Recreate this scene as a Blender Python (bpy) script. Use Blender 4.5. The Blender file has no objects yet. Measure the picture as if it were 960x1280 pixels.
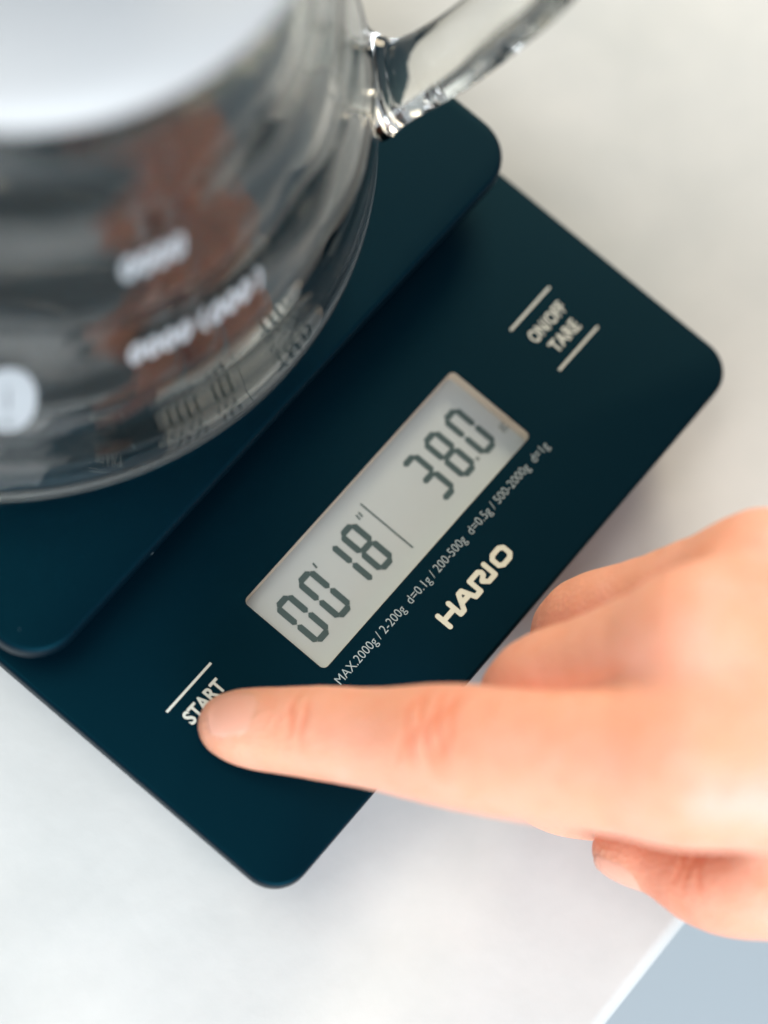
import bpy, bmesh, math
import numpy as np
from mathutils import Matrix, Vector

# ------------------------------------------------------------------ camera, light, exposure
S = 0.001            # everything below is written in millimetres
ZP = 20.0            # the scale's front panel stands 20 mm above the worktop
sc = bpy.context.scene
col = sc.collection

cam_d = bpy.data.cameras.new('camera')
cam = bpy.data.objects.new('camera', cam_d)
col.objects.link(cam)
sc.camera = cam
RX = Vector((0.627267, -0.764020, 0.151027))
RY = Vector((0.701406, 0.638485, 0.316807))
RZ = Vector((-0.338475, -0.092791, 0.936389))
CAM = Vector((-153.377, -13.771, 423.047 + ZP))
m = Matrix.Identity(4)
for i in range(3):
    m[i][0], m[i][1], m[i][2], m[i][3] = RX[i], RY[i], RZ[i], CAM[i] * S
cam.matrix_world = m
cam_d.sensor_fit = 'HORIZONTAL'
cam_d.sensor_width = 36.0
cam_d.lens = 131.25
cam_d.clip_start = 0.01
cam_d.clip_end = 20.0
cam_d.dof.use_dof = True
cam_d.dof.focus_distance = 0.4435
cam_d.dof.aperture_fstop = 7.0

world = bpy.data.worlds.new('World')
sc.world = world
world.use_nodes = True
bg = world.node_tree.nodes['Background']
bg.inputs[0].default_value = (0.88, 0.95, 1.0, 1)
bg.inputs[1].default_value = 0.32


def area(name, loc, target, sx, sy, watts, color):
    ld = bpy.data.lights.new(name, 'AREA')
    ld.shape = 'RECTANGLE'
    ld.size, ld.size_y = sx, sy
    ld.energy = watts
    ld.color = color
    o = bpy.data.objects.new(name, ld)
    col.objects.link(o)
    d = Vector(target) - Vector(loc)
    o.location = loc
    o.rotation_euler = d.to_track_quat('-Z', 'Y').to_euler()
    return o


# a tall window of panes on the near side, plus two added fills for the shaded sides
wc = Vector((-0.80, -1.06, 0.68))
wdir = (Vector((0, 0, 0.05)) - wc).normalized()
wr = wdir.cross(Vector((0, 0, 1))).normalized()
wu = wr.cross(wdir).normalized()
for i in (-1, 0, 1):
    for j in (-0.5, 0.5):
        p = wc + wr * (i * 0.40) + wu * (j * 0.50)
        area('window_light', p, p + wdir, 0.34, 0.44, 4.5, (0.86, 0.93, 1.0))
area('overhead_fill', (-0.38, 0.42, 1.25), (0, 0, 0), 0.70, 0.70, 6.5, (1.0, 0.93, 0.84))  # added soft fill from above, stands for no known fixture
area('warm_fill', (0.95, 0.55, 0.62), (0, 0, 0), 0.5, 0.5, 9.5, (1.0, 0.84, 0.60))  # added warm fill to brighten the hand's far flanks, no known source

sc.view_settings.view_transform = 'Standard'
sc.view_settings.look = 'None'
sc.view_settings.gamma = 1.0
sc.view_settings.exposure = 0.48
sc.view_settings.use_curve_mapping = False
sc.cycles.use_denoising = True
sc.cycles.max_bounces = 20
sc.cycles.transmission_bounces = 16
sc.cycles.transparent_max_bounces = 16
sc.cycles.glossy_bounces = 8
sc.cycles.sample_clamp_indirect = 6.0


# ------------------------------------------------------------------ materials
def mat(name, color, rough=0.5, **kw):
    m = bpy.data.materials.new(name)
    m.use_nodes = True
    b = m.node_tree.nodes['Principled BSDF']
    b.inputs['Base Color'].default_value = (*color, 1)
    b.inputs['Roughness'].default_value = rough
    for k, v in kw.items():
        b.inputs[k].default_value = v
    return m, m.node_tree, b


def node(nt, typ, **kw):
    n = nt.nodes.new(typ)
    for k, v in kw.items():
        if k in n.inputs:
            n.inputs[k].default_value = v
        else:
            setattr(n, k, v)
    return n


def noise_bump(nt, b, scale, strength, dist, detail=4):
    tc = node(nt, 'ShaderNodeTexCoord')
    n = node(nt, 'ShaderNodeTexNoise', Scale=scale, Detail=detail)
    bp = node(nt, 'ShaderNodeBump', Strength=strength, Distance=dist)
    nt.links.new(tc.outputs['Object'], n.inputs['Vector'])
    nt.links.new(n.outputs['Fac'], bp.inputs['Height'])
    nt.links.new(bp.outputs['Normal'], b.inputs['Normal'])
    return tc


def black_plastic(name, dust_amount):
    m, nt, b = mat(name, (0.0004, 0.0034, 0.0080), 0.5)
    b.inputs['Specular IOR Level'].default_value = 0.25
    b.inputs['Specular Tint'].default_value = (0.05, 0.66, 0.96, 1)
    tc = noise_bump(nt, b, 2600, 0.10, 0.00006, 2)
    # sparse specks of dust lying on the plastic
    v = node(nt, 'ShaderNodeTexVoronoi', Scale=85.0)
    nt.links.new(tc.outputs['Object'], v.inputs['Vector'])
    lt = node(nt, 'ShaderNodeMath', operation='LESS_THAN')
    lt.inputs[1].default_value = 0.026
    nt.links.new(v.outputs['Distance'], lt.inputs[0])
    sx = node(nt, 'ShaderNodeSeparateColor')
    nt.links.new(v.outputs['Color'], sx.inputs[0])
    gt = node(nt, 'ShaderNodeMath', operation='LESS_THAN')
    gt.inputs[1].default_value = dust_amount
    nt.links.new(sx.outputs[0], gt.inputs[0])
    mu = node(nt, 'ShaderNodeMath', operation='MULTIPLY')
    nt.links.new(lt.outputs[0], mu.inputs[0])
    nt.links.new(gt.outputs[0], mu.inputs[1])
    mx = node(nt, 'ShaderNodeMix', data_type='RGBA')
    mx.inputs['A'].default_value = (0.0004, 0.0034, 0.0080, 1)
    mx.inputs['B'].default_value = (0.16, 0.22, 0.24, 1)
    nt.links.new(mu.outputs[0], mx.inputs['Factor'])
    nt.links.new(mx.outputs['Result'], b.inputs['Base Color'])
    # slight unevenness of the gloss (finger grease)
    n2 = node(nt, 'ShaderNodeTexNoise', Scale=28.0, Detail=3.0)
    mr = node(nt, 'ShaderNodeMapRange')
    mr.inputs['To Min'].default_value = 0.44
    mr.inputs['To Max'].default_value = 0.54
    nt.links.new(tc.outputs['Object'], n2.inputs['Vector'])
    nt.links.new(n2.outputs['Fac'], mr.inputs['Value'])
    nt.links.new(mr.outputs['Result'], b.inputs['Roughness'])
    return m


M_base = black_plastic('scale_plastic', 0.12)
M_plat = black_plastic('platform_plastic', 0.5)
M_print = mat('white_print', (0.62, 0.64, 0.58), 0.6)[0]
M_print_dim = mat('grey_print', (0.30, 0.37, 0.39), 0.6)[0]
M_logo = mat('cream_print', (0.58, 0.60, 0.50), 0.6)[0]
M_recess = mat('display_surround', (0.66, 0.58, 0.45), 0.3)[0]
M_seg = mat('display_segment', (0.032, 0.068, 0.068), 0.4)[0]
M_seg_faint = mat('display_segment_faint', (0.16, 0.19, 0.18), 0.4)[0]

M_lcd, nt, b = mat('display_plate', (0.455, 0.51, 0.52), 0.4)
noise_bump(nt, b, 900, 0.05, 0.00005)

# thin clear cover over the display
M_pane = bpy.data.materials.new('display_cover')
M_pane.use_nodes = True
nt = M_pane.node_tree
nt.nodes.remove(nt.nodes['Principled BSDF'])
tr = node(nt, 'ShaderNodeBsdfTransparent')
gl = node(nt, 'ShaderNodeBsdfGlossy', Roughness=0.06)
lw = node(nt, 'ShaderNodeLayerWeight', Blend=0.5)
pw = node(nt, 'ShaderNodeMath', operation='POWER')
pw.inputs[1].default_value = 5.0
nt.links.new(lw.outputs['Facing'], pw.inputs[0])
fr = node(nt, 'ShaderNodeMath', operation='MULTIPLY_ADD')
fr.inputs[1].default_value = 0.9
fr.inputs[2].default_value = 0.03
nt.links.new(pw.outputs[0], fr.inputs[0])
mx = node(nt, 'ShaderNodeMixShader')
nt.links.new(fr.outputs[0], mx.inputs[0])
nt.links.new(tr.outputs[0], mx.inputs[1])
nt.links.new(gl.outputs[0], mx.inputs[2])
nt.links.new(mx.outputs[0], nt.nodes['Material Output'].inputs[0])

M_glass, nt, b = mat('clear_glass', (0.975, 0.985, 0.97), 0.0)
b.inputs['Transmission Weight'].default_value = 1.0
b.inputs['IOR'].default_value = 1.45

M_ceramic = mat('white_ceramic', (0.47, 0.475, 0.475), 0.4)[0]

# off-white worktop, faintly mottled
M_top, nt, b = mat('worktop_white', (0.8, 0.8, 0.8), 0.42)
tc = noise_bump(nt, b, 60, 0.30, 0.0012, 8)
n1 = node(nt, 'ShaderNodeTexNoise', Scale=26.0, Detail=9.0, Roughness=0.62)
nt.links.new(tc.outputs['Object'], n1.inputs['Vector'])
cr = node(nt, 'ShaderNodeValToRGB')
cr.color_ramp.elements[0].position = 0.35
cr.color_ramp.elements[0].color = (0.550, 0.572, 0.568, 1)
cr.color_ramp.elements[1].position = 0.68
cr.color_ramp.elements[1].color = (0.632, 0.646, 0.640, 1)
nt.links.new(n1.outputs['Fac'], cr.inputs[0])
nt.links.new(cr.outputs[0], b.inputs['Base Color'])

M_floor, nt, b = mat('floor_grey', (0.60, 0.66, 0.70), 0.6)
noise_bump(nt, b, 20, 0.2, 0.002)

# skin
M_skin, nt, b = mat('skin', (0.75, 0.45, 0.32), 0.5)
b.inputs['Subsurface Weight'].default_value = 0.35
b.inputs['Subsurface Radius'].default_value = (1.0, 0.35, 0.18)
b.inputs['Subsurface Scale'].default_value = 0.0035
b.inputs['Specular IOR Level'].default_value = 0.8
b.inputs['Specular Tint'].default_value = (0.70, 0.62, 1.0, 1)
at = node(nt, 'ShaderNodeAttribute', attribute_name='flush_shade')
tc = node(nt, 'ShaderNodeTexCoord')
n1 = node(nt, 'ShaderNodeTexNoise', Scale=110.0, Detail=7.0, Roughness=0.7)
nt.links.new(tc.outputs['Object'], n1.inputs['Vector'])
cr = node(nt, 'ShaderNodeValToRGB')
cr.color_ramp.elements[0].position = 0.3
cr.color_ramp.elements[0].color = (0.82, 0.375, 0.225, 1)
cr.color_ramp.elements[1].position = 0.72
cr.color_ramp.elements[1].color = (0.87, 0.44, 0.305, 1)
nt.links.new(n1.outputs['Fac'], cr.inputs[0])
mx = node(nt, 'ShaderNodeMix', data_type='RGBA')
mx.inputs['B'].default_value = (0.82, 0.27, 0.135, 1)
nt.links.new(at.outputs['Fac'], mx.inputs['Factor'])
nt.links.new(cr.outputs[0], mx.inputs['A'])
nt.links.new(mx.outputs['Result'], b.inputs['Base Color'])
v1 = node(nt, 'ShaderNodeTexVoronoi', Scale=1100.0)
n2 = node(nt, 'ShaderNodeTexNoise', Scale=420.0, Detail=4.0)
nt.links.new(tc.outputs['Object'], v1.inputs['Vector'])
nt.links.new(tc.outputs['Object'], n2.inputs['Vector'])
ad = node(nt, 'ShaderNodeMath', operation='ADD')
nt.links.new(v1.outputs['Distance'], ad.inputs[0])
nt.links.new(n2.outputs['Fac'], ad.inputs[1])
bp = node(nt, 'ShaderNodeBump', Strength=0.45, Distance=0.00025)
nt.links.new(ad.outputs[0], bp.inputs['Height'])
nt.links.new(bp.outputs['Normal'], b.inputs['Normal'])

M_nail, nt, b = mat('fingernail', (0.86, 0.42, 0.31), 0.33)
b.inputs['Subsurface Weight'].default_value = 0.25
b.inputs['Subsurface Radius'].default_value = (1.0, 0.4, 0.3)
b.inputs['Subsurface Scale'].default_value = 0.002


# ------------------------------------------------------------------ mesh helpers (millimetres in, metres out)
def link(name, me, material, parent=None):
    o = bpy.data.objects.new(name, me)
    col.objects.link(o)
    if material is not None:
        me.materials.append(material)
    if parent is not None:
        o.parent = parent
    return o


def build(name, verts, faces, material, parent=None, origin=(0, 0, 0), smooth=False, angle=None):
    v = (np.asarray(verts, float) - np.asarray(origin, float)) * S
    me = bpy.data.meshes.new(name)
    me.from_pydata(v.tolist(), [], faces)
    me.update()
    bm = bmesh.new()
    bm.from_mesh(me)
    bmesh.ops.recalc_face_normals(bm, faces=bm.faces)
    bm.to_mesh(me)
    bm.free()
    if smooth:
        me.shade_smooth()
        if angle is not None:
            me.set_sharp_from_angle(angle=math.radians(angle))
    o = link(name, me, material, parent)
    if parent is None:
        o.location = Vector(origin) * S
    return o


def empty(name, loc, label, cat):
    o = bpy.data.objects.new(name, None)
    o.empty_display_size = 0.02
    col.objects.link(o)
    o.location = Vector(loc) * S
    o['label'], o['category'] = label, cat
    return o


def rrect(x0, x1, y0, y1, r, inset=0.0, n=10):
    x0, x1, y0, y1 = x0 + inset, x1 - inset, y0 + inset, y1 - inset
    r = max(r - inset, 0.05)
    out = []
    for cx, cy, a0 in ((x1 - r, y1 - r, 0), (x0 + r, y1 - r, 90), (x0 + r, y0 + r, 180), (x1 - r, y0 + r, 270)):
        for k in range(n + 1):
            a = math.radians(a0 + 90.0 * k / n)
            out.append((cx + r * math.cos(a), cy + r * math.sin(a)))
    return out


def loft(rings, cap0=True, cap1=True):
    verts, faces = [], []
    n = len(rings[0])
    for rg in rings:
        verts += rg
    for k in range(len(rings) - 1):
        for i in range(n):
            j = (i + 1) % n
            faces.append((k * n + i, k * n + j, (k + 1) * n + j, (k + 1) * n + i))
    if cap0:
        faces.append(tuple(range(n - 1, -1, -1)))
    if cap1:
        faces.append(tuple(range((len(rings) - 1) * n, len(rings) * n)))
    return verts, faces


def ring(pts, z):
    return [(x, y, z) for x, y in pts]


def fillet(rad, z_top, n=5):
    """(inset, z) pairs rounding a top edge of the given radius."""
    return [(rad * (1 - math.cos(math.radians(90 * k / n))), z_top - rad + rad * math.sin(math.radians(90 * k / n)))
            for k in range(n + 1)]


def lathe(profile, cx, cy, n=128):
    verts, faces = [], []
    k = len(profile)
    for i in range(n):
        a = 2 * math.pi * i / n
        for r, z in profile:
            verts.append((cx + r * math.cos(a), cy + r * math.sin(a), z))
    for i in range(n):
        j = (i + 1) % n
        for q in range(k):
            w = (q + 1) % k
            faces.append((i * k + q, j * k + q, j * k + w, i * k + w))
    return verts, faces


def smooth_curve(pts, per=10):
    """Catmull-Rom through the points."""
    P = [np.array(p, float) for p in pts]
    P = [2 * P[0] - P[1]] + P + [2 * P[-1] - P[-2]]
    out = []
    for i in range(1, len(P) - 2):
        for k in range(per):
            t = k / per
            a, b2, c, d = P[i - 1], P[i], P[i + 1], P[i + 2]
            out.append(0.5 * ((2 * b2) + (-a + c) * t + (2 * a - 5 * b2 + 4 * c - d) * t * t + (-a + 3 * b2 - 3 * c + d) * t ** 3))
    out.append(P[-2])
    return out


# ------------------------------------------------------------------ the setting: worktop and floor
CE = -52.0
prof = [(CE + 2.5 - 2.5 * math.sin(math.radians(a)), -2.5 + 2.5 * math.cos(math.radians(a))) for a in range(0, 91, 10)]
prof = [(900.0, 0.0)] + prof + [(CE, -34.0), (CE + 2, -36.0), (900.0, -36.0)]
k = len(prof)
verts = [(x, y, z) for x in (-900.0, 900.0) for y, z in prof]
faces = [(i, (i + 1) % k, k + (i + 1) % k, k + i) for i in range(k)] + [tuple(range(k)), tuple(range(2 * k - 1, k - 1, -1))]
top = build('worktop', verts, faces, M_top, smooth=True, angle=35)
top['kind'] = 'structure'
fl = build('floor', [(-2500, -2500, -900), (2500, -2500, -900), (2500, 2500, -900), (-2500, 2500, -900)], [(0, 1, 2, 3)], M_floor)
fl['kind'] = 'structure'

# ------------------------------------------------------------------ coffee scale
SO = (0, 95, 0)
scale = empty('coffee_scale', SO, 'black digital coffee scale with raised platform and grey display reading 38.0', 'scale')
W = 60.0
LX0, LX1, LY0, LY1 = -27.2, 26.3, 18.5, 35.4
rings = [ring(rrect(-W, W, 0, 190, 6, 7.5), 0.0), ring(rrect(-W, W, 0, 190, 6, 7.0), 1.0),
         ring(rrect(-W, W, 0, 190, 6, 4.6), ZP - 4.2), ring(rrect(-W, W, 0, 190, 6, 0.5), ZP - 3.2),
         ring(rrect(-W, W, 0, 190, 6, 0.0), ZP - 2.6)]
rings += [ring(rrect(-W, W, 0, 190, 6, i), z) for i, z in fillet(0.7, ZP)]
rings.append(ring(rrect(LX0, LX1, LY0, LY1, 1.0, -0.15), ZP))
rings.append(ring(rrect(LX0, LX1, LY0, LY1, 1.0), ZP - 0.15))
verts, faces = loft(rings, True, False)
build('base', verts, faces, M_base, scale, SO, True, 40)
REC = 3.2
verts, faces = loft([ring(rrect(LX0, LX1, LY0, LY1, 1.0, 0.0), ZP - 0.15), ring(rrect(LX0, LX1, LY0, LY1, 1.0, 0.05), ZP - REC - 0.1)], False, False)
build('display_surround', verts, faces, M_recess, scale, SO)
screen = build('display_screen', *loft([ring(rrect(LX0, LX1, LY0, LY1, 1.0, -0.5), ZP - REC - 0.8), ring(rrect(LX0, LX1, LY0, LY1, 1.0, -0.5), ZP - REC + 0.02)]), M_lcd, scale, SO)
build('display_cover', *loft([ring(rrect(LX0, LX1, LY0, LY1, 1.0, 0.06), ZP - 0.9), ring(rrect(LX0, LX1, LY0, LY1, 1.0, 0.06), ZP - 0.25)]), M_pane, scale, SO)

# digits of the display: seven bars each
SEG = {'0': 'abcdef', '1': 'bc', '3': 'abcdg', '8': 'abcdefg'}


def seg_poly(x0, y0, x1, y1, t):
    dx, dy = x1 - x0, y1 - y0
    L = math.hypot(dx, dy)
    ux, uy = dx / L, dy / L
    nx, ny = -uy * t / 2, ux * t / 2
    e = t * 0.42
    return [(x0, y0), (x0 + ux * e + nx, y0 + uy * e + ny), (x1 - ux * e + nx, y1 - uy * e + ny), (x1, y1),
            (x1 - ux * e - nx, y1 - uy * e - ny), (x0 + ux * e - nx, y0 + uy * e - ny)]


def slab(polys, z0, z1):
    verts, faces = [], []
    for pl in polys:
        b0 = len(verts)
        n = len(pl)
        verts += [(x, y, z0) for x, y in pl] + [(x, y, z1) for x, y in pl]
        faces.append(tuple(range(b0 + n, b0 + 2 * n)))
        for i in range(n):
            j = (i + 1) % n
            faces.append((b0 + i, b0 + j, b0 + n + j, b0 + n + i))
    return verts, faces


def deep(x, y):      # the plate lies below the panel: where that point sits on it
    return x + (x + 153.4) * 0.0052, y + (y + 13.8) * 0.0052


ZS = ZP - REC + 0.02


def digit(ch, xl, w=3.8, yb=21.8, yt=31.35, t=1.08):
    g = 0.05
    xr, ym, h = xl + w, (yb + yt) / 2, t / 2
    xl2, xr2, yb2, yt2 = xl + h, xr - h, yb + h, yt - h
    S7 = {'a': (xl2 + g, yt2, xr2 - g, yt2), 'g': (xl2 + g, ym, xr2 - g, ym), 'd': (xl2 + g, yb2, xr2 - g, yb2),
          'f': (xl2, ym + g, xl2, yt2 - g), 'b': (xr2, ym + g, xr2, yt2 - g), 'e': (xl2, yb2 + g, xl2, ym - g), 'c': (xr2, yb2 + g, xr2, ym - g)}
    polys = [[deep(*q) for q in seg_poly(*S7[s], t)] for s in SEG[ch]]
    build('digit', *slab(polys, ZS - 0.01, ZS + 0.06), M_seg, screen, SO)


for ch, xl in (('0', -24.65), ('0', -19.2), ('1', -13.5), ('8', -8.5), ('3', 7.55), ('8', 13.0), ('0', 18.4)):
    digit(ch, xl)


def bar(name, x0, y0, x1, y1, t, z, material, parent, h=0.05, dp=True):
    L = math.hypot(x1 - x0, y1 - y0)
    nx, ny = -(y1 - y0) / L * t / 2, (x1 - x0) / L * t / 2
    q = [(x0 + nx, y0 + ny), (x0 - nx, y0 - ny), (x1 - nx, y1 - ny), (x1 + nx, y1 + ny)]
    if dp:
        q = [deep(*c) for c in q]
    return build(name, *slab([q], z - 0.01, z + h), material, parent, SO)


bar('divider_line', -1.62, 20.9, -1.62, 32.0, 0.28, ZS, M_seg, screen)
bar('minute_mark', -14.75, 30.3, -14.55, 31.3, 0.32, ZS, M_seg, screen)
bar('second_mark', -3.75, 30.3, -3.6, 31.3, 0.30, ZS, M_seg, screen)
bar('second_mark', -3.1, 30.3, -2.95, 31.3, 0.30, ZS, M_seg, screen)
bar('decimal_point', 17.45, 22.3, 17.45, 22.95, 0.6, ZS, M_seg_faint, screen)


# printed lettering
def text_mesh(body, width, height, spacing=1.0, bold=0.0, word=1.0):
    cu = bpy.data.curves.new('t', 'FONT')
    cu.body = body
    cu.size = 1.0
    cu.offset = bold
    cu.space_character = spacing
    cu.space_word = word
    cu.resolution_u = 3
    o = bpy.data.objects.new('t', cu)
    col.objects.link(o)
    dg = bpy.context.evaluated_depsgraph_get()
    me = bpy.data.meshes.new_from_object(o.evaluated_get(dg))
    bpy.data.objects.remove(o)
    v = np.array([w.co[:] for w in me.vertices])
    f = [tuple(p.vertices) for p in me.polygons]
    bpy.data.meshes.remove(me)
    x0, x1 = v[:, 0].min(), v[:, 0].max()
    # cap height of the built-in font is measured on the letter H alone by the caller's ratio
    v[:, 0] = (v[:, 0] - x0) / (x1 - x0) * width - width / 2
    v[:, 1] = v[:, 1] * height / 0.729
    return v, f


def lettering(name, body, cx, yb, width, height, material, parent=scale, z=ZP + 0.03, **kw):
    v, f = text_mesh(body, width, height, **kw)
    v = np.c_[v[:, 0] + cx, v[:, 1] + yb, np.full(len(v), z)]
    return build(name, v, f, material, parent, SO)


lettering('start_lettering', 'START', -43.75, 28.25, 8.3, 2.4, M_print, bold=0.03)
bar('start_line', -48.95, 32.62, -38.31, 32.62, 0.42, ZP, M_print, scale, 0.04, False)
bar('start_line', -48.95, 22.25, -38.31, 22.25, 0.42, ZP, M_print, scale, 0.04, False)
lettering('power_lettering', 'ON/OFF', 43.9, 27.9, 8.6, 2.35, M_print, bold=0.018)
lettering('tare_lettering', 'TARE', 44.0, 24.2, 6.6, 2.35, M_print, bold=0.018)
bar('power_line', 38.5, 32.62, 49.2, 32.62, 0.42, ZP, M_print, scale, 0.04, False)
bar('power_line', 38.5, 22.15, 49.2, 22.15, 0.42, ZP, M_print, scale, 0.04, False)
lettering('capacity_lettering', 'MAX.2000g / 2-200g  d=0.1g / 200-500g  d=0.5g / 500-2000g  d=1g', -0.25, 14.95, 54.2, 1.6, M_print_dim, bold=-0.004)
v, f = text_mesh('g', 1.5, 1.6)
gx, gy = deep(24.6, 22.6)
build('unit_letter', np.c_[v[:, 0] + gx, v[:, 1] + gy, np.full(len(v), ZS + 0.05)], f, M_seg_faint, screen, SO)

# the maker's mark in joined round-ended strokes
T = 0.88
STROKES = [[(-8.2, 10.55), (-8.2, 7.95)], [(-7.9, 9.35), (-5.4, 9.35)], [(-5.4, 10.6), (-5.4, 8.0), (-4.55, 8.0), (-3.1, 10.35), (-2.4, 10.35), (-1.5, 8.0), (-0.25, 8.0), (-0.25, 10.35), (1.85, 10.35), (2.25, 9.9), (2.2, 9.45), (1.2, 8.85), (1.95, 8.0), (3.55, 8.0), (3.55, 10.45)],
           [(-3.9, 9.0), (-2.0, 9.0)],
           [(5.75, 10.35), (7.35, 10.35), (8.0, 9.85), (8.0, 8.5), (7.35, 8.0), (5.75, 8.0), (5.1, 8.5), (5.1, 9.85), (5.75, 10.35)]]
lv, lf = [], []
zk = 0
for st in STROKES:
    for (x0, y0), (x1, y1) in zip(st, st[1:]):
        a = math.atan2(y1 - y0, x1 - x0)
        pts = []
        for c0, cxy in ((a + math.pi / 2, (x0, y0)), (a - math.pi / 2, (x1, y1))):
            for q in range(9):
                th = c0 + math.pi * q / 8
                pts.append((cxy[0] + T / 2 * math.cos(th), cxy[1] + T / 2 * math.sin(th)))
        b0 = len(lv)
        lv += [(x, y, ZP + 0.02 + zk * 0.004) for x, y in pts]
        lf.append(tuple(range(b0, b0 + len(pts))))
        zk += 1
build('logo_lettering', lv, lf, M_logo, scale, SO)

# weighing platform on its narrower neck
PZ = ZP + 11.1
verts, faces = loft([ring(rrect(-W, W, 50, 187, 8, 9.0), ZP + 0.01), ring(rrect(-W, W, 50, 187, 8, 9.0), ZP + 3.2)])
build('platform_neck', verts, faces, M_base, scale, SO, True, 40)
rings = [ring(rrect(-W, W, 50, 187, 8, 5.0), ZP + 3.0), ring(rrect(-W, W, 50, 187, 8, 0.6), ZP + 7.0), ring(rrect(-W, W, 50, 187, 8, 0.0), ZP + 7.8)]
rings += [ring(rrect(-W, W, 50, 187, 8, i), z) for i, z in fillet(0.9, PZ)]
verts, faces = loft(rings)
build('platform', verts, faces, M_plat, scale, SO, True, 40)

# ------------------------------------------------------------------ glass server
GX, GY = -3.3, 112.0
GO = (GX, GY, PZ)
server = empty('glass_server', GO, 'clear glass coffee server with looped handle standing on the scale platform', 'server')
outer = [(0.01, 0.9), (40, 0.9), (48, 0.05), (51, 0.05), (55.6, 2.0), (58.9, 6.3), (60.5, 12), (60.9, 18), (60.3, 25), (58.4, 33), (55.8, 42), (52.6, 51), (49.0, 61), (45.4, 71), (42.0, 81), (40.6, 88), (40.6, 94), (41.8, 98)]
oc = [tuple(q) for q in smooth_curve(outer, 7)]
# slow ripples added up the wall, shaped to break reflections into dark and pale bands
oc = [(r + (0.48 * math.sin((z - 50) * 0.322) + 0.02 * math.sin(z * 1.37 + 1)) * min(1, max(0, (z - 8) / 8)), z) for r, z in oc]
inner = [(39.6, 98.0), (38.3, 94), (38.2, 88), (39.7, 81), (43.1, 71), (46.7, 61), (50.3, 51), (53.4, 42), (56.0, 33), (57.9, 25), (58.5, 18), (57.9, 12.8), (56.2, 8.4), (52.5, 5.0), (46, 3.5), (0.01, 3.2)]
ic = [tuple(q) for q in smooth_curve(inner, 7)]
ic = [(r + (0.44 * math.sin((z - 50.6) * 0.322) + 0.02 * math.sin(z * 1.21)) * min(1, max(0, (z - 8) / 8)), z) for r, z in ic]
prof = [(max(r, 0.01), max(z, 0.03) + PZ) for r, z in oc] + [(40.7, 98.6 + PZ)] + [(max(r, 0.01), z + PZ) for r, z in ic]
verts, faces = lathe(prof, GX, GY, 160)
faces = [f for f in faces]
build('body', verts, faces, M_glass, server, GO, True)
# handle: a solid glass loop
HA = math.radians(-46.5)
er = np.array([math.cos(HA), math.sin(HA), 0])
et = np.array([-math.sin(HA), math.cos(HA), 0])
ez = np.array([0, 0, 1.0])
hp = [(58.9, 29.0), (64, 32.5), (70, 41.5), (75, 53), (79, 64), (80.5, 75), (76.5, 85), (66, 90), (54, 89.5), (42.0, 87.0)]
hp = smooth_curve(hp, 8)
rg = []
n = len(hp)
for i, q in enumerate(hp):
    a = hp[max(i - 1, 0)]
    c = hp[min(i + 1, n - 1)]
    d = np.array(c) - np.array(a)
    d /= np.linalg.norm(d)
    nr = np.array([-d[1], d[0]])
    s = i / (n - 1)
    flare = math.exp(-(s / 0.07) ** 2) + math.exp(-((1 - s) / 0.06) ** 2)
    ww, tt = 6.2 + 2.6 * flare, 3.3 + 1.4 * flare
    P = np.array([GX, GY, PZ]) + er * q[0] + ez * q[1]
    nn = er * nr[0] + ez * nr[1]
    rg.append([tuple(P + et * ww * math.copysign(abs(math.cos(th)) ** 0.65, math.cos(th)) + nn * tt * math.copysign(abs(math.sin(th)) ** 0.65, math.sin(th)))
               for th in np.linspace(0, 2 * math.pi, 29)[:-1]])
verts, faces = loft(rg)
build('handle', verts, faces, M_glass, server, GO, True)

# white print on the glass: blurred beyond reading in the photograph, so only its loops and strokes
M_mark = mat('glass_print', (0.32, 0.345, 0.365), 0.6)[0]
oz = np.array([q[1] for q in oc])
orr = np.array([q[0] for q in oc])


def on_wall(az, h):
    r = float(np.interp(h, oz[28:], orr[28:])) + 0.07
    a = math.radians(az)
    return (GX + r * math.cos(a), GY + r * math.sin(a), PZ + h)


def loop_mark(az, h, w, hh, t, lean=0.0, a0=0, a1=360):
    """A print stroke: part of an upright oval, w by hh millimetres, drawn on the wall."""
    r = float(np.interp(h, oz[28:], orr[28:]))
    verts, faces = [], []
    n = 20
    for k in range(n + 1):
        th = math.radians(a0 + (a1 - a0) * k / n)
        for d in (-t / 2, t / 2):
            x = (w / 2 + d) * math.cos(th)
            y = (hh / 2 + d) * math.sin(th)
            verts.append(on_wall(az + math.degrees((x + lean * y) / r), h + y))
    for k in range(n):
        faces.append((2 * k, 2 * k + 1, 2 * k + 3, 2 * k + 2))
    build('printed_mark', verts, faces, M_mark, server, GO)


for k in range(4):
    loop_mark(-115.6 + 2.7 * k, 46.3, 1.5, 3.4, 1.0, 0.1)
loop_mark(-103.6, 46.5, 1.6, 4.6, 0.8, 0, 90, 270)
for k in range(3):
    loop_mark(-101.6 + 2.8 * k, 46.3, 1.6, 3.6, 1.05, 0.1)
loop_mark(-93.6, 46.5, 1.6, 4.6, 0.8, 0, -90, 90)
for k in range(4):
    loop_mark(-115.4 + 3.0 * k, 63.0, 1.5, 3.2, 0.95, 0.1)
loop_mark(-135.2, 42.2, 4.2, 8.6, 3.9)
loop_mark(-144.0, 42.2, 4.2, 8.6, 3.9)

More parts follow.
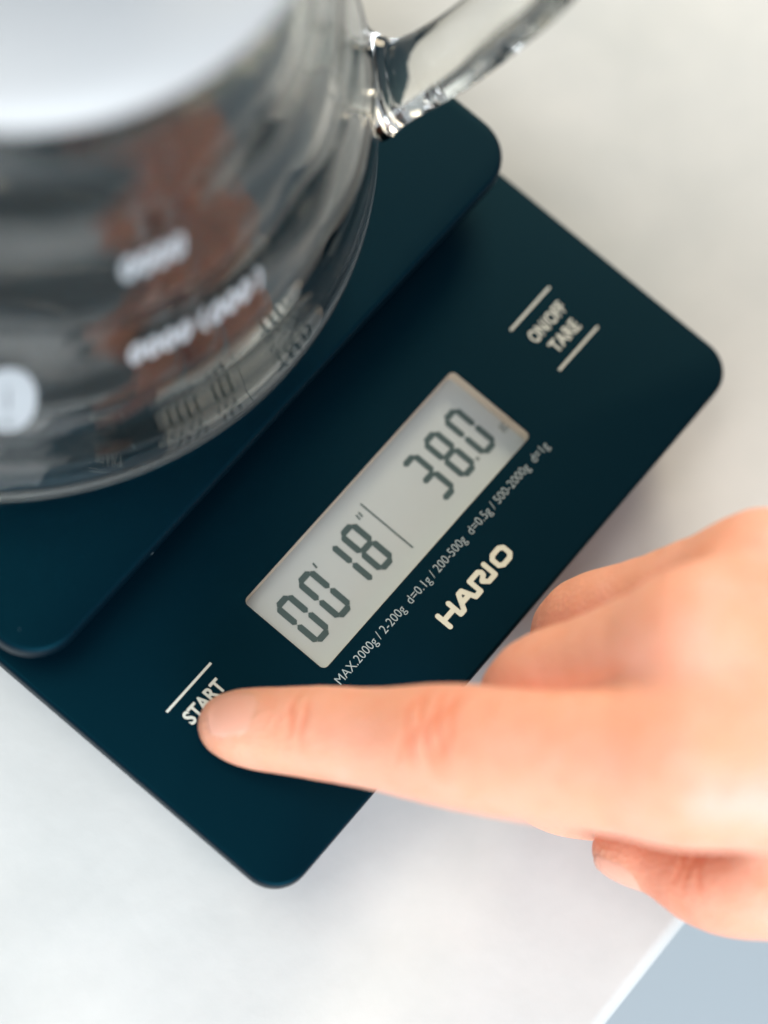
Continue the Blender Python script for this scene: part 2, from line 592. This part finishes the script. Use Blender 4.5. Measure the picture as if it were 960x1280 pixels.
# ------------------------------------------------------------------ ceramic dripper on the server's mouth
DZ = PZ + 99.2
DO = (GX, GY, DZ)
drip = empty('coffee_dripper', DO, 'white ceramic coffee dripper resting on the mouth of the glass server', 'dripper')
fl_p = [(20, 0.0), (38.5, 0.0), (41.8, 0.6), (43.4, 2.0), (43.4, 3.0), (42.0, 4.6), (38.6, 6.6), (33.5, 8.4), (28.0, 9.6), (24, 10.0), (20, 10.0)]
build('flange', *lathe([(r, z + DZ) for r, z in fl_p], GX, GY, 96), M_ceramic, drip, DO, True, 50)
cone_p = [(21, 9.9), (24, 12), (58, 80), (60, 84), (58.5, 85), (56.5, 83), (19, 11.0)]
build('cone', *lathe([(r, z + DZ) for r, z in cone_p], GX, GY, 96), M_ceramic, drip, DO, True, 50)

# ------------------------------------------------------------------ hand: one continuous skin surface from a distance field
def V3(*a):
    return np.array(a, float)


# joints, millimetres (panel top = 0); (point, radius)
IDX = [((-45.6, 23.8, 5.1), 4.3), ((-43.6, 19.4, 8.4), 5.45), ((-39.4, 11.8, 13.6), 6.35), ((-35.8, 3.9, 20.0), 6.95), ((-31.6, -5.4, 28.0), 8.55), ((-26.0, -18.0, 37.2), 9.2), ((-17.2, -33.5, 48.0), 11.0)]
MID = [((-12.5, -30.5, -2.0), 5.6), ((-17.5, -19.5, 0.0), 6.6), ((-15.0, -9.6, 18.0), 7.6), ((-9.0, -15.5, 32.0), 8.6), ((-1.5, -24.1, 48.0), 11.0)]
RNG = [((6.0, -30.0, -8.0), 5.4), ((0.5, -19.5, -8.0), 6.2), ((2.2, -8.4, 7.0), 7.0), ((8.0, -15.5, 23.0), 7.8), ((15.3, -25.2, 40.0), 10.0)]
PNK = [((19.0, -36.0, -6.0), 4.8), ((15.0, -27.0, -7.0), 5.4), ((17.0, -19.0, 5.0), 6.0), ((22.0, -27.0, 18.0), 6.8), ((29.0, -34.0, 31.0), 8.8)]
THB = [((-19.8, -34.8, 4.0), 4.2), ((-17.2, -40.9, 8.0), 5.4), ((-16.5, -48.2, 13.0), 7.2), ((-13.5, -54.5, 19.0), 7.9), ((-4.0, -64.0, 25.0), 9.6), ((12.0, -80.0, 36.0), 13.0)]
FINE = {}
for ch in (IDX, MID, RNG, PNK, THB):
    q = smooth_curve([(*p_, r_) for p_, r_ in ch], 4)
    FINE[id(ch)] = [(tuple(w[:3]), float(w[3])) for w in q]
PALM = [((-17.2, -33.5, 48.0), 10.5, (24, -84, 48), 13.0), ((-1.5, -24.1, 48.0), 10.5, (30, -86, 48), 13.5), ((15.3, -25.2, 40.0), 9.5, (36, -86, 44), 13.5),
        ((29.0, -34.0, 31.0), 8.5, (42, -86, 40), 12.5), ((-2, -48, 34), 12.0, (28, -80, 36), 15.0), ((-5, -38, 46), 11.0, (20, -36, 36), 10.0),
        ((30, -88, 45), 17.0, (62, -150, 50), 22.0), ((40, -86, 42), 16.0, (72, -146, 46), 22.0), ((62, -150, 50), 22.0, (80, -190, 52), 24.0)]


def cone_d(P, a, ra, b2, rb):
    a, b2 = np.array(a, float), np.array(b2, float)
    ba = b2 - a
    pa = P - a
    h = np.clip((pa @ ba) / (ba @ ba), 0, 1)
    return np.linalg.norm(pa - h[..., None] * ba, axis=-1) - (ra + (rb - ra) * h)


def smin(a, b2, k):
    h = np.clip(0.5 + 0.5 * (b2 - a) / k, 0, 1)
    return b2 + (a - b2) * h - k * h * (1 - h)


def chain_d(P, ch, k=2.0):
    ch = FINE[id(ch)]
    A = np.array([c for c, _ in ch])
    lo, hi = A.min(0) - 14, A.max(0) + 14
    far = np.linalg.norm(np.maximum(np.maximum(lo - P, P - hi), 0), axis=-1)
    near = far < 10
    out = far + 5.0
    out[near] = chain_near(P[near], ch, k)
    return out


def chain_near(P, ch, k):
    d = None
    for (a, ra), (b2, rb) in zip(ch, ch[1:]):
        e = cone_d(P, a, ra, b2, rb)
        d = e if d is None else smin(d, e, k)
    return d


def hand_d(P):
    palm = None
    for a, ra, b2, rb in PALM:
        e = cone_d(P, a, ra, b2, rb)
        palm = e if palm is None else smin(palm, e, 8.0)
    out = None
    for ch, k in ((IDX, 5.0), (MID, 5.0), (RNG, 5.0), (PNK, 5.0), (THB, 9.0)):
        e = smin(palm, chain_d(P, ch), k)
        out = e if out is None else smin(out, e, 1.6)
    return out


# creases: (joint, unit axis along the finger, depth, offsets)
def axis(ch, i, j):
    a = np.array(ch[j][0]) - np.array(ch[i][0])
    return a / np.linalg.norm(a)


CREASE = []
for ch, i, dep, offs, rr in ((IDX, 4, 0.42, (-3.6, -1.8, 0.2, 2.0, 3.6), 12), (IDX, 2, 0.2, (-1.3, 0.9), 9), (MID, 2, 0.35, (-2, 0, 2), 10), (RNG, 2, 0.3, (-2, 0, 2), 10), (THB, 2, 0.35, (-1.8, 0, 1.8), 10)):
    CREASE.append((np.array(ch[i][0], float), axis(ch, i - 1, i + 1), dep, offs, rr))


def detail(P):
    g = np.zeros(len(P))
    for c, ax, dep, offs, rr in CREASE:
        q = P - c
        s = q @ ax
        side = np.cross(ax, (0, 0, 1.0))
        side /= np.linalg.norm(side)
        up = np.cross(side, ax)
        up *= np.sign(up[2])
        u = q @ side
        w = q @ up
        mask = np.clip((w - 1.0) / 4.0, 0, 1) * np.exp(-(u / (rr * 0.45)) ** 4) * (np.linalg.norm(q, axis=1) < rr * 2)
        for k, o in enumerate(offs):
            so = s - o - 0.35 * np.sin(u * 0.9 + k * 1.7) - 0.02 * u * u * (1 if o > 0 else -1)
            g += dep * (1 - 0.25 * abs(k - (len(offs) - 1) / 2)) * np.exp(-(so / 0.5) ** 2) * mask
    g += 0.05 * np.sin(P[:, 0] * 0.9 + 1) * np.sin(P[:, 1] * 0.7) * np.sin(P[:, 2] * 0.8 + 2)
    return g


def surface_nets(fn, lo, hi, h):
    ax = [np.arange(lo[i], hi[i] + h, h) for i in range(3)]
    nx, ny, nz = map(len, ax)
    F = np.empty((nx, ny, nz), np.float32)
    Y, Z = np.meshgrid(ax[1], ax[2], indexing='ij')
    for i0 in range(0, nx, 16):
        xs = ax[0][i0:i0 + 16]
        G = np.empty((len(xs), ny, nz, 3))
        G[..., 0] = xs[:, None, None]
        G[..., 1] = Y
        G[..., 2] = Z
        F[i0:i0 + 16] = fn(G.reshape(-1, 3)).reshape(len(xs), ny, nz)
    I = F < 0
    cnt = np.zeros((nx - 1, ny - 1, nz - 1), np.int8)
    for dx in (0, 1):
        for dy in (0, 1):
            for dz in (0, 1):
                cnt += I[dx:nx - 1 + dx, dy:ny - 1 + dy, dz:nz - 1 + dz]
    act = (cnt > 0) & (cnt < 8)
    idx = -np.ones(act.shape, np.int64)
    idx[act] = np.arange(act.sum())
    cells = np.argwhere(act)
    verts = np.array(lo, float) + (cells + 0.5) * h
    faces = []
    for a in range(3):
        b2, c = (a + 1) % 3, (a + 2) % 3
        sl0, sl1 = [slice(None)] * 3, [slice(None)] * 3
        sl0[a], sl1[a] = slice(0, -1), slice(1, None)
        A, B = I[tuple(sl0)], I[tuple(sl1)]
        e = np.argwhere(A != B)
        e = e[(e[:, b2] > 0) & (e[:, c] > 0) & (e[:, b2] < F.shape[b2] - 1) & (e[:, c] < F.shape[c] - 1)]
        flip = A[tuple(e.T)]
        q = []
        for ob, oc2 in ((1, 1), (0, 1), (0, 0), (1, 0)):
            w = e.copy()
            w[:, b2] -= ob
            w[:, c] -= oc2
            q.append(idx[tuple(w.T)])
        q = np.stack(q, 1)
        q[~flip] = q[~flip][:, ::-1]
        faces.append(q)
    return verts, np.concatenate(faces)


def grad(fn, P, e=0.05):
    g = np.stack([fn(P + np.eye(3)[i] * e) - fn(P - np.eye(3)[i] * e) for i in range(3)], 1)
    return g / np.maximum(np.linalg.norm(g, axis=1, keepdims=True), 1e-9)


def project(P, it=3, extra=None):
    for _ in range(it):
        d = hand_d(P)
        if extra is not None:
            d = d + extra(P)
        P = P - grad(hand_d, P) * d[:, None]
    return P


hv, hf = surface_nets(hand_d, (-56, -200, -22), (108, 36, 80), 1.25)
hv = project(hv, 3)
# one level of subdivision, then settle on the creased surface
me = bpy.data.meshes.new('t')
me.from_pydata(hv.tolist(), [], hf.tolist())
bm = bmesh.new()
bm.from_mesh(me)
fine = [e for e in bm.edges if e.verts[0].co.y > -75]
bmesh.ops.subdivide_edges(bm, edges=fine, cuts=1, use_grid_fill=True)
bm.to_mesh(me)
bm.free()
hv = np.array([v.co[:] for v in me.vertices])
hf = [tuple(p.vertices) for p in me.polygons]
bpy.data.meshes.remove(me)
hv = project(hv, 3, detail)
HO = (36.0, -90.0, ZP + 45.0)
hand = build('hand', hv + V3(0, 0, ZP), hf, M_skin, None, HO, True)
hand['label'] = 'bare hand pressing the START button of the scale with its index finger'
hand['category'] = 'hand'
# skin is redder over the knuckles, fingertips and creases; thumb red also imitates the index finger's shade
fl_ = np.clip(detail(hv) * 3.6, 0, 0.8)
for c, r, a in ((IDX[4][0], 8, 0.5), (IDX[2][0], 6, 0.12), (MID[2][0], 12, 0.3), (RNG[2][0], 13, 0.35), (THB[1][0], 10, 0.6), (IDX[6][0], 14, 0.22), (MID[4][0], 12, 0.12), (THB[2][0], 9, 0.45)):
    fl_ += a * np.exp(-(np.linalg.norm(hv - np.array(c), axis=1) / r) ** 2)
atr = hand.data.attributes.new('flush_shade', 'FLOAT', 'POINT')
atr.data.foreach_set('value', np.clip(fl_, 0, 0.8).astype(np.float32))


def nail(c, ax, nrm, length, width, lift=0.25):
    ax = np.array(ax, float) / np.linalg.norm(ax)
    nrm = np.array(nrm, float)
    nrm -= ax * (nrm @ ax)
    nrm /= np.linalg.norm(nrm)
    sd = np.cross(ax, nrm)
    nu, nv = 17, 15
    pts = []
    for i in range(nu):
        u = -1 + 2 * i / (nu - 1)
        for j in range(nv):
            v = -1 + 2 * j / (nv - 1)
            # squircle outline: round cuticle end, gently curved free edge
            su = u * math.sqrt(1 - 0.42 * v * v)
            sv = v * math.sqrt(1 - 0.36 * u * u)
            pts.append(np.array(c) + ax * su * length / 2 + sd * sv * width / 2 + nrm * 6.0)
    P = np.array(pts)
    for _ in range(40):
        P = P - nrm * np.clip(hand_d(P), -1, 1)[:, None] * 0.7
    top_, bot = [], []
    for i in range(nu):
        for j in range(nv):
            u, v = -1 + 2 * i / (nu - 1), -1 + 2 * j / (nv - 1)
            edge = max(abs(u), abs(v))
            hgt = lift * (1 - edge ** 6) + (0.25 if u < -0.85 else 0.0) * (1 - v * v)
            top_.append(P[i * nv + j] + nrm * hgt)
            bot.append(P[i * nv + j] - nrm * 0.5)
    verts = top_ + bot
    N = nu * nv
    faces = []
    for i in range(nu - 1):
        for j in range(nv - 1):
            a = i * nv + j
            faces.append((a, a + 1, a + nv + 1, a + nv))
            faces.append((N + a, N + a + nv, N + a + nv + 1, N + a + 1))
    rim = [j for j in range(nv)] + [i * nv + nv - 1 for i in range(1, nu)] + [(nu - 1) * nv + j for j in range(nv - 2, -1, -1)] + [i * nv for i in range(nu - 2, 0, -1)]
    for a, b2 in zip(rim, rim[1:] + rim[:1]):
        faces.append((a, N + a, N + b2, b2))
    build('fingernail', np.array(verts) + V3(0, 0, ZP), faces, M_nail, hand, HO, True, 60)


nail((-44.9, 22.2, 9.0), axis(IDX, 0, 2), (-0.15, 0.5, 1.0), 9.0, 7.4, 0.10)
nail(np.array(THB[0][0]) * 0.78 + np.array(THB[1][0]) * 0.22, axis(THB, 0, 2), (-0.95, -0.6, 0.22), 9.0, 7.5, 0.2)
